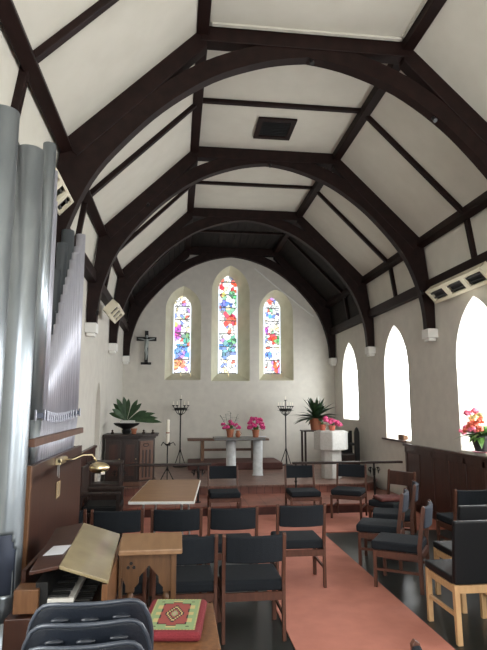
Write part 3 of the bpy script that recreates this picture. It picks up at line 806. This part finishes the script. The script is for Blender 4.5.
# embroidered top: mesh cells coloured by pattern, three materials
def emb(parent, W, L, z):
    cols = {'g': (.20, .27, .12), 'r': (.24, .045, .035), 'k': (.03, .015, .012), 'y': (.42, .32, .13), 'p': (.36, .24, .17)}
    NX, NY = 30, 44
    me = bpy.data.meshes.new('embroidery'); bm = bmesh.new(); lay = bm.loops.layers.float_color.new('stitch')
    for i in range(NX):
        for j in range(NY):
            u = (i + .5) / NX * 2 - 1; v = (j + .5) / NY * 2 - 1; x, y = abs(u), abs(v)
            c = 'g'
            lim = .60 + (.13 if int((v + 1) * 4.5) % 2 == 0 else 0)
            liy = .70 + (.10 if int((u + 1) * 2.5) % 2 == 0 else 0)
            if x < lim and y < liy: c = 'k'
            if x < lim - .08 and y < liy - .06: c = 'r'
            if lim - .12 < x < lim + .06 and y < .6 and int((v + 1) * 4.5) % 2 == 0: c = 'y'
            if .78 < y < .88 and x < .2: c = 'y'
            d = x / .42 + y / .60
            if d < 1: c = 'k'
            if d < .85: c = 'y'
            if d < .68: c = 'k'
            if d < .55: c = 'r'
            if d < .36: c = 'g'
            if d < .2: c = 'p'
            if x > .93 or y > .955: c = 'y' if (i + j) % 2 else 'g'
            h, q = W / NX / 2, L / NY / 2
            f = bm.faces.new([bm.verts.new((u * W / 2 + a * h, v * L / 2 + e * q, 0)) for a, e in ((-1, -1), (1, -1), (1, 1), (-1, 1))])
            for l in f.loops: l[lay] = (*cols[c], 1)
    bm.to_mesh(me); bm.free()
    m = bpy.data.materials.new('embroidery'); m.use_nodes = True
    a_ = m.node_tree.nodes.new('ShaderNodeAttribute'); a_.attribute_name = 'stitch'
    pb = m.node_tree.nodes['Principled BSDF']; pb.inputs['Roughness'].default_value = .95
    m.node_tree.links.new(a_.outputs['Color'], pb.inputs['Base Color']); me.materials.append(m)
    o = bpy.data.objects.new('embroidered_panel', me); C.objects.link(o); o.parent = parent; o.location = (0, .008, z)
emb(k, .225, .385, .0415)

# ------------------------------------------------------------------ folding table
t = thing('folding_table', 'wood topped folding table with white edge standing beyond second chair row', 'table', (-.085, 7.30, 0), R(-4.6))
B().prism([(-.36, -.88), (.36, -.88), (.36, .88), (-.36, .88)], .70, .728, 'z').build('tabletop', 'tabletop', t, bevel=.004)
b = B(); b.prism([(-.37, -.89), (.37, -.89), (.37, .89), (-.37, .89)], .692, .722, 'z'); b.build('edge_strip', 'white', t)
for y in (-.76, .52):
    for x in (-.24, .24):
        B().ring_path([(x * .9, y, .69), (x, y, .0)], .014, 8).build('leg', 'steel', t)
    B().ring_path([(-.22, y * .98, .2), (.22, y * .98, .2)], .010, 8).build('leg_brace', 'steel', t)

# ------------------------------------------------------------------ left clergy seating
t = thing('wooden_armchair', 'dark wooden armchair with black seat beside the far end of organ', 'chair', (-.98, 7.72, 0), R(-90))
for s_ in (-1, 1):
    for f_ in (-1, 1):
        B().bb(s_ * .25 - .022, s_ * .25 + .022, f_ * .24 - .022, f_ * .24 + .022, 0, .66 if f_ > 0 else 1.0).build('leg', 'dark', t, bevel=.005)
    B().bb(s_ * .25 - .03, s_ * .25 + .03, -.24, .27, .64, .675).build('armrest', 'dark', t, bevel=.006)
B().bb(-.27, .27, -.25, .26, .37, .42).build('seat_frame', 'dark', t, bevel=.005)
B().bb(-.25, .25, -.22, .27, .42, .50).build('seat', 'leather', t, bevel=.02, seg=3)
B().bb(-.23, .23, -.26, -.22, .56, .98).build('backrest', 'dark', t, bevel=.01)
t = thing('reading_desk', 'dark wooden reading desk frame behind the black armchair', 'desk', (-1.03, 8.68, 0.012))
B().bb(-.27, .22, -.18, .18, .90, .94).build('desk_top', 'dark', t, bevel=.005)
for x in (-.25, .18):
    for y in (-.15, .13): B().bb(x, x + .04, y, y + .04, 0, .90).build('post', 'dark', t, bevel=.003)
B().bb(-.25, .2, -.14, .14, .30, .62).build('shelf_box', 'dark', t, bevel=.004)

# ------------------------------------------------------------------ altar rails
def rail(x0, x1, posts, label):
    t = thing('altar_rail', label, 'altar rail', (x0, 9.62, .155), 0, 'altar rails on the lower step')
    L = x1 - x0
    B().bb(0, L, -.055, .055, .61, .65).build('handrail', 'dark', t, bevel=.01)
    for px in posts:
        p = px - x0
        o = B().lathe([(.05, 0), (.05, .012), (.018, .02), (.016, .3), (.028, .32), (.016, .34), (.016, .61)], (p, 0, 0), 10).build('post', 'iron', t, smooth=False)
        b = B()
        for s_ in (-1, 1):
            pts = []
            for i in range(15):
                a = i / 14 * 1.6 * PI; rr = .055 * (1 - i / 20)
                pts.append((p + s_ * (.075 - rr * math.cos(a)), 0, .50 + rr * math.sin(a)))
            b.ring_path([(p + s_ * .015, 0, .40)] + pts, .006, 6)
            for q in range(4): b.leaf((p + s_ * .07, -.0, .50), (s_ * math.cos(q * 1.6), -.2, math.sin(q * 1.6)), .065, .035, .1)
        b.build('scroll_leaf', 'iron', o)
rail(-1.0, .60, (-.95, .38), 'left altar rail of brown wood on black iron scroll posts')
rail(2.02, 4.02, (2.08, 3.50), 'right altar rail of brown wood on black iron scroll posts')

# ------------------------------------------------------------------ sanctuary furniture
FLS = .317
t = thing('altar_table', 'slate topped altar on two round pale marble columns', 'altar', (1.34, 11.75, FLS))
B().bb(-.56, .50, -.30, .30, .745, .80).build('altar_slab', 'slab', t, bevel=.008)
for x in (-.17, .40):
    o = B().lathe([(.115, 0), (.115, .02), (.105, .03), (.105, .745)], (x - .02, 0, 0), 28).build('column', 'marble', t, smooth=False)
    o.data.polygons.foreach_set('use_smooth', [abs(f.normal.z) < .5 for f in o.data.polygons])
t = thing('back_table', 'long narrow brown wooden table on the red platform behind the altar', 'table', (1.24, 13.45, .472))
B().bb(-.98, .98, -.22, .22, .47, .52).build('tabletop', 'redoak', t, bevel=.006)
for x in (-.62, .62):
    B().bb(x - .04, x + .04, -.16, .16, 0, .47).build('leg', 'oak', t, bevel=.004)
B().bb(-.58, .58, -.015, .015, .22, .28).build('stretcher', 'redoak', t)

def bloom(c, r, m, parent):
    b = B(); cx, cy, cz = c
    for i in range(11):
        a = random.uniform(0, 2 * PI); e = random.uniform(-.4, 1.3); rr = r * .55
        b.ico((cx + rr * math.cos(a) * math.cos(e), cy + rr * math.sin(a) * math.cos(e), cz + rr * math.sin(e)), r * random.uniform(.38, .55), 1, (1, 1, .8), .12)
    return b.build('blossom', m, parent)
def pot(r0, r1, h, m, parent, name='pot'):
    return B().lathe([(r0, 0), (r1, h * .82), (r1 * 1.1, h * .82), (r1 * 1.1, h), (r1 * .95, h), (r1 * .9, h * .9)], n=20).build(name, m, parent)
def foliage(parent, n, base_z, lmin, lmax, wd, m, elev=(.2, 1.4), droop=.35, name='foliage', az=(0, 2 * PI)):
    b = B()
    for i in range(n):
        a = random.uniform(*az); e = random.uniform(*elev)
        d = (math.cos(a) * math.cos(e), math.sin(a) * math.cos(e), math.sin(e))
        b.leaf((random.uniform(-.03, .03), random.uniform(-.03, .03), base_z), d, random.uniform(lmin, lmax), wd * random.uniform(.8, 1.2), droop)
    return b.build(name, m, parent, smooth=True)
AZ = FLS + .802
t = thing('potted_flowers', 'pot of magenta flowers with tall leafy sprigs on left of the altar', 'flowers', (1.12, 11.65, AZ), 0, 'flower pots on the altar')
pot(.06, .08, .17, 'terra', t)
foliage(t, 22, .16, .12, .26, .045, 'leaf2')
for c in [(-.15, -.02, .26), (-.06, -.06, .21), (.04, -.05, .27), (.13, 0, .24), (.17, -.03, .20), (-.12, -.05, .19), (.0, .05, .31)]: bloom(c, .06, 'magenta', t)
b = B()
for x0, x1, z1 in ((-.04, -.10, .48), (.02, .0, .53), (.05, .15, .44), (-.06, -.19, .42)):
    b.ring_path([(x0, 0, .2), (x1, 0, z1)], .004, 5)
    for q in range(4): b.leaf((x0 + (x1 - x0) * (.6 + q * .13), 0, .2 + (z1 - .2) * (.6 + q * .13)), (random.uniform(-1, 1), random.uniform(-.5, .5), .3), .08, .03)
b.build('leafy_sprigs', 'leaf', t)
t = thing('potted_flowers', 'full round pot of magenta hydrangea on right of the altar', 'flowers', (1.66, 11.62, AZ), 0, 'flower pots on the altar')
pot(.06, .075, .16, 'terra', t)
foliage(t, 16, .14, .12, .22, .05, 'leaf2')
for c in [(-.11, -.03, .29), (-.04, -.07, .24), (.05, -.07, .30), (.12, -.03, .26), (.0, 0, .36), (-.08, .02, .37), (.10, .02, .35), (.14, -.04, .2), (-.13, -.04, .2)]: bloom(c, .072, 'magenta', t)
t = thing('small_brown_jug', 'small brown jug between the altar flower pots', 'jug', (1.28, 11.6, AZ))
B().lathe([(.03, 0), (.05, .03), (.055, .07), (.035, .11), (.04, .14), (.033, .14)], n=16).build('jug_body', 'terra', t, smooth=True)
B().ring_path([(.045, 0, .05), (.08, 0, .08), (.04, 0, .12)], .006, 6).build('handle', 'terra', t)
tag(B().bb(-.13, .13, -.08, .08, 0, .012).build('open_book', 'paper', None, loc=(1.77, 11.75, AZ), bevel=.002), 'small white book lying at right end of the altar slab', 'book')

# tall iron candelabra
def candelabrum(label, x, y, z0, h):
    t = thing('candelabrum', label, 'candelabrum', (x, y, z0), 0, 'tall black iron candelabra')
    B().ring_path([(0, 0, .35), (0, 0, h - .42)], .016, 8).build('pole', 'iron', t)
    b = B()
    for i in range(3):
        a = 2 * PI * i / 3 + .5; b.ring_path([(0, 0, .42), (math.cos(a) * .06, math.sin(a) * .06, .25), (math.cos(a) * .15, math.sin(a) * .15, .02)], .010, 6)
    b.lathe([(.17, 0), (.17, .015), (.15, .02)], n=16); b.ring_path([(0, 0, 0), (0, 0, .42)], .010, 6)
    b.lathe([(.01, .36), (.03, .39), (.01, .42)], n=10)
    b.build('tripod_base', 'iron', t)
    b = B(); hz = h - .36
    b.ring_path([(math.cos(a) * .13, math.sin(a) * .13, hz) for a in [2 * PI * i / 18 for i in range(19)]], .030, 6)
    for i in range(6):
        a = 2 * PI * i / 6
        b.ring_path([(0, 0, hz - .16), (math.cos(a) * .09, math.sin(a) * .09, hz - .10), (math.cos(a) * .15, math.sin(a) * .15, hz), (math.cos(a) * .18, math.sin(a) * .18, hz + .06)], .008, 6)
        b.lathe([(.01, 0), (.034, .02), (.034, .03)], (math.cos(a) * .18, math.sin(a) * .18, hz + .06), 8)
    for i in range(12):
        a = 2 * PI * i / 12; b.leaf((math.cos(a) * .12, math.sin(a) * .12, hz - .05), (math.cos(a), math.sin(a), .5), .11, .06, .2)
    b.ring_path([(0, 0, hz - .16), (0, 0, h - .13)], .010, 6); b.lathe([(.01, 0), (.034, .02), (.034, .03)], (0, 0, h - .15), 8)
    b.build('crown', 'iron', t)
    for i in range(7):
        a = 2 * PI * i / 6; rr = .18 if i < 6 else 0
        zc = hz + .09 if i < 6 else h - .12
        B().lathe([(.012, 0), (.012, .09)], (math.cos(a) * rr, math.sin(a) * rr, zc), 8).build('candle', 'wax', t)
    return t
candelabrum('black iron candelabrum left of the long table', .09, 13.6, FLS, 1.74)
candelabrum('black iron candelabrum right of the altar platform', 2.70, 13.6, FLS, 1.72)

# paschal candle
t = thing('paschal_candle_stand', 'slim black iron stand with one thick cream candle by the cabinet', 'candle stand', (-.17, 10.9, FLS))
b = B(); b.ring_path([(0, 0, .22), (0, 0, .70)], .014, 8)
b.lathe([(.02, .69), (.05, .71), (.06, .73), (.05, .735)], n=14)
for i in range(5):
    a = 2 * PI * i / 5; b.ring_path([(math.cos(a) * .03, math.sin(a) * .03, .72), (math.cos(a) * .11, math.sin(a) * .11, .76), (math.cos(a) * .15, math.sin(a) * .15, .70)], .009, 6)
b.build('stem', 'iron', t)
for i in range(3):
    a = 2 * PI * i / 3 + PI / 2; B().ring_path([(0, 0, .28), (math.cos(a) * .17, math.sin(a) * .17, .008)], .010, 6).build('leg', 'iron', t)
B().lathe([(.034, .735), (.034, 1.18), (.03, 1.19), (.01, 1.195)], n=14).build('candle', 'wax', t)
B().lathe([(.0355, .93), (.0355, .95)], n=14).build('candle_band', 'terra', t)

# cabinet (oak sideboard)
t = thing('sideboard', 'dark carved oak sideboard with canted corner in left sanctuary corner', 'cabinet', (0, 0, FLS))
body = [(-1.30, 10.50), (-.70, 10.50), (-.42, 10.66), (-.42, 11.05), (-1.30, 11.05)]
def inset(p, d): 
    cx = sum(a for a, _ in p) / 5; cy = sum(b for _, b in p) / 5
    return [(a + (d if a > cx else -d), b + (d if b > cy else -d)) for a, b in p]
B().prism(body, .08, .87, 'z').build('body', 'dark', t)
B().prism(inset(body, .03), 0, .08, 'z').build('plinth', 'redoak', t, bevel=.006)
b = B(); b.prism(inset(body, .03), .86, .895, 'z').prism([(max(x, XL + .02), y) for x, y in inset(body, .075)], .895, .935, 'z'); b.build('cornice', 'dark', t, bevel=.006)
for x0, x1 in ((-1.28, -1.02), (-.98, -.72)):
    d = B().bb(x0, x1, 10.475, 10.505, .12, .82).build('door', 'dark', t, bevel=.004)
    B().bb(x0 + .05, x1 - .05, 10.466, 10.476, .19, .75).build('door_panel', 'panel', d, bevel=.004)
    B().lathe([(.008, 0), (.014, .01), (.008, .02)], (x1 - .02, 10.465, .48), 8).build('knob', 'brass', d)
mt = Matrix.Rotation(math.atan2(.16, .28), 3, 'Z')
o = B().box(-.56, 10.572, .46, .27, .03, .70, mt).build('canted_panel', 'redoak', t, bevel=.004)  # lighter wood stands for light falling on the canted face
for k_ in (-.07, 0, .07):
    cx_ = -.56 + mt.col[0][0] * k_ + .014 * .5; cy_ = 10.572 + mt.col[0][1] * k_ - .016
    B().box(cx_, cy_, .40, .03, .012, .5, mt).build('reeding', 'dark', o)
b = B(); b.ring_path([(-.56 + .05 * math.cos(a), 10.548 + .02 * math.cos(a), .74 + .03 * math.sin(a)) for a in [2 * PI * i / 14 for i in range(15)]], .008, 6); b.build('carved_rosette', 'dark', o)

CT = FLS + .937
t = thing('potted_plant', 'broad leaved green plant in black bowl on the sideboard', 'plant', (-.95, 10.75, CT))
B().lathe([(.07, 0), (.09, .05), (.07, .09), (.22, .16), (.25, .20), (.23, .20)], n=20).build('bowl', 'iron', t)
B().bb(-.12, .16, -.06, .06, .19, .25).build('moss_block', 'stone', t, bevel=.01)
b = B()
for az_, el, L in ((2.9, 1.15, .40), (2.7, .9, .36), (2.3, 1.35, .40), (.8, 1.5, .36), (.3, 1.15, .38), (.1, .95, .36), (-.1, .35, .44), (.1, .18, .46), (-.2, .05, .52), (-2.6, .7, .3), (3.0, .5, .3), (.5, .5, .35)):
    b.leaf((.0, 0, .23), (math.cos(az_) * math.cos(el), math.sin(az_) * math.cos(el) * .6, math.sin(el)), L * 1.3, .10, .08, side=(-math.sin(el) * (1 if math.cos(az_) > 0 else -1), .5, abs(math.cos(el))), n=8, pw=1.7)
b.build('foliage', 'leaf', t, smooth=True)
t = thing('terracotta_pot', 'small terracotta pot beside the black bowl on the sideboard', 'pot', (-.80, 10.62, CT)); pot(.04, .055, .10, 'terra', t, 'pot_body')
for x, l in ((-1.2, 'small dark ornament at left end of the sideboard top'), (-.62, 'tiny dark ornament near the right of sideboard top'), (-.45, 'tiny dark ornament at right end of sideboard top')):
    tag(B().lathe([(.03, 0), (.035, .02), (.012, .04), (.022, .06), (.005, .08)], n=10).build('ornament', 'dark', None, loc=(x, 10.66, CT)), l, 'ornament', 'ornaments on the sideboard')

# font
t = thing('stone_font', 'pale stone octagonal font on square pillar by the right window', 'font', (3.17, 11.2, FLS))
def octa(r, a0=R(22.5 + 12)): return [(r * math.cos(a0 + PI / 4 * i), r * math.sin(a0 + PI / 4 * i)) for i in range(8)]
B().prism(octa(.35), .57, .94, 'z').build('bowl', 'stone', t, bevel=.015)
B().prism(octa(.21), 0, .57, 'z').build('pillar', 'stone', t, bevel=.01)
B().prism(octa(.30), .94, .955, 'z').build('lid', 'stone', t)
t = thing('plant_stand', 'brown wooden stand just behind the stone font', 'plant stand', (3.02, 11.95, FLS))
for x in (-.25, .25):
    for y in (-.16, .16): B().bb(x - .02, x + .02, y - .02, y + .02, 0, .90).build('leg', 'dark', t)
B().bb(-.29, .29, -.2, .2, .90, .93).build('stand_top', 'dark', t, bevel=.004)
FT = FLS + .957
t = thing('potted_plant', 'large dark spiky leaved plant in terracotta pot behind the font', 'plant', (3.04, 11.9, FLS + .932))
pot(.11, .14, .26, 'terra', t)
b = B()
for i in range(70):
    a = random.uniform(0, 2 * PI); e = random.uniform(-.15, 1.45)
    b.leaf((0, 0, .25), (math.cos(a) * math.cos(e), math.sin(a) * math.cos(e), math.sin(e)), random.uniform(.42, .70), .10, .22, n=6)
b.build('foliage', 'leaf', t, smooth=True)
t = thing('coral_pot', 'small coral pot with pale sprigs on the font', 'pot', (2.99, 11.15, FT)); pot(.05, .065, .12, 'redpot', t, 'pot_body')
foliage(t, 10, .11, .08, .15, .04, 'leaf2')
t = thing('potted_flowers', 'bright pink flowers in a small red pot on the font', 'flowers', (3.17, 11.1, FT))
pot(.05, .07, .10, 'redpot', t); foliage(t, 14, .09, .08, .16, .05, 'leaf2')
for c in [(-.12, 0, .20), (-.05, -.05, .15), (.04, -.05, .17), (.12, 0, .13), (.17, -.03, .11), (-.14, 0, .25), (.0, .02, .2), (.10, -.06, .16)]: bloom(c, .062, 'rosem', t)

# bishop's chair
t = thing('sanctuary_chair', 'dark carved chair with pointed post against right wall behind font', 'chair', (3.64, 11.95, FLS))
for x, h_ in ((-.26, .78), (.27, 1.0)):
    b = B(); b.prism([(x - .055, 0), (x + .055, 0), (x + .055, h_ - .12), (x + .03, h_ - .04), (x, h_), (x - .03, h_ - .04), (x - .055, h_ - .12)], -.22, -.16, 'y'); b.build('post', 'iron', t, bevel=.006)
    B().bb(x - .03, x + .03, -.2, .3, .60, .64).build('armrest', 'iron', t, bevel=.005)
    B().bb(x - .03, x + .03, .22, .28, 0, .9).build('post', 'iron', t)
B().bb(-.25, .26, -.2, .26, .36, .42).build('seat', 'dark', t, bevel=.005)
B().bb(-.25, .26, -.2, -.17, .10, .36).build('seat_frame', 'dark', t)
B().bb(-.25, .26, .24, .28, .42, .85).build('backrest', 'iron', t)
B().bb(-.25, .26, -.2, -.17, .60, .64).build('crossbar', 'iron', t)

# window sill items
t = thing('seedling_box', 'small brown box of seedlings on the middle window sill', 'planter', (4.13, 9.80, 1.162))
B().bb(-.045, .045, -.14, .10, 0, .09).build('box', 'oak', t, bevel=.004)
b = B()
for q in range(7):
    y = -.10 + q * .03; b.ring_path([(0, y, .08), (random.uniform(-.02, .02), y + random.uniform(-.03, .03), random.uniform(.16, .42))], .005, 5)
    b.leaf((0, y, .14), (random.uniform(-1, 1), random.uniform(-1, 1), .8), .08, .035)
b.build('seedlings', 'bronze', t)
t = thing('potted_flowers', 'black pot of pink, red and yellow flowers on the near window sill', 'flowers', (4.15, 7.16, 1.172))
pot(.095, .14, .21, 'blackpot', t)
foliage(t, 110, .20, .16, .36, .085, 'leaf2', elev=(-.1, 1.3), droop=.35)
for c, m_ in [((-.05, .22, .28), 'rose'), ((-.10, .26, .22), 'rose'), ((-.1, .10, .47), 'rose'), ((-.05, .02, .50), 'rose'), ((-.1, -.08, .48), 'rose'), ((-.14, 0, .32), 'coral'), ((-.15, .06, .24), 'coral'),
              ((-.15, -.1, .34), 'coral'), ((-.12, -.18, .38), 'coral'), ((-.15, -.2, .28), 'coral'), ((-.08, .04, .40), 'yellow'), ((-.10, -.06, .41), 'yellow'), ((-.1, -.16, .44), 'yellow'), ((-.14, -.03, .26), 'rose')]: bloom((c[0] * 1.1, c[1] * 1.25, c[2] * 1.08), .066, m_, t)
tag(B().lathe([(.10, 0), (.15, .018), (.15, .022), (.10, .006)], n=20).build('saucer', 'pink_d', None, loc=(4.15, 7.16, 1.1505)), 'pink saucer under the black flower pot on the window sill', 'saucer')
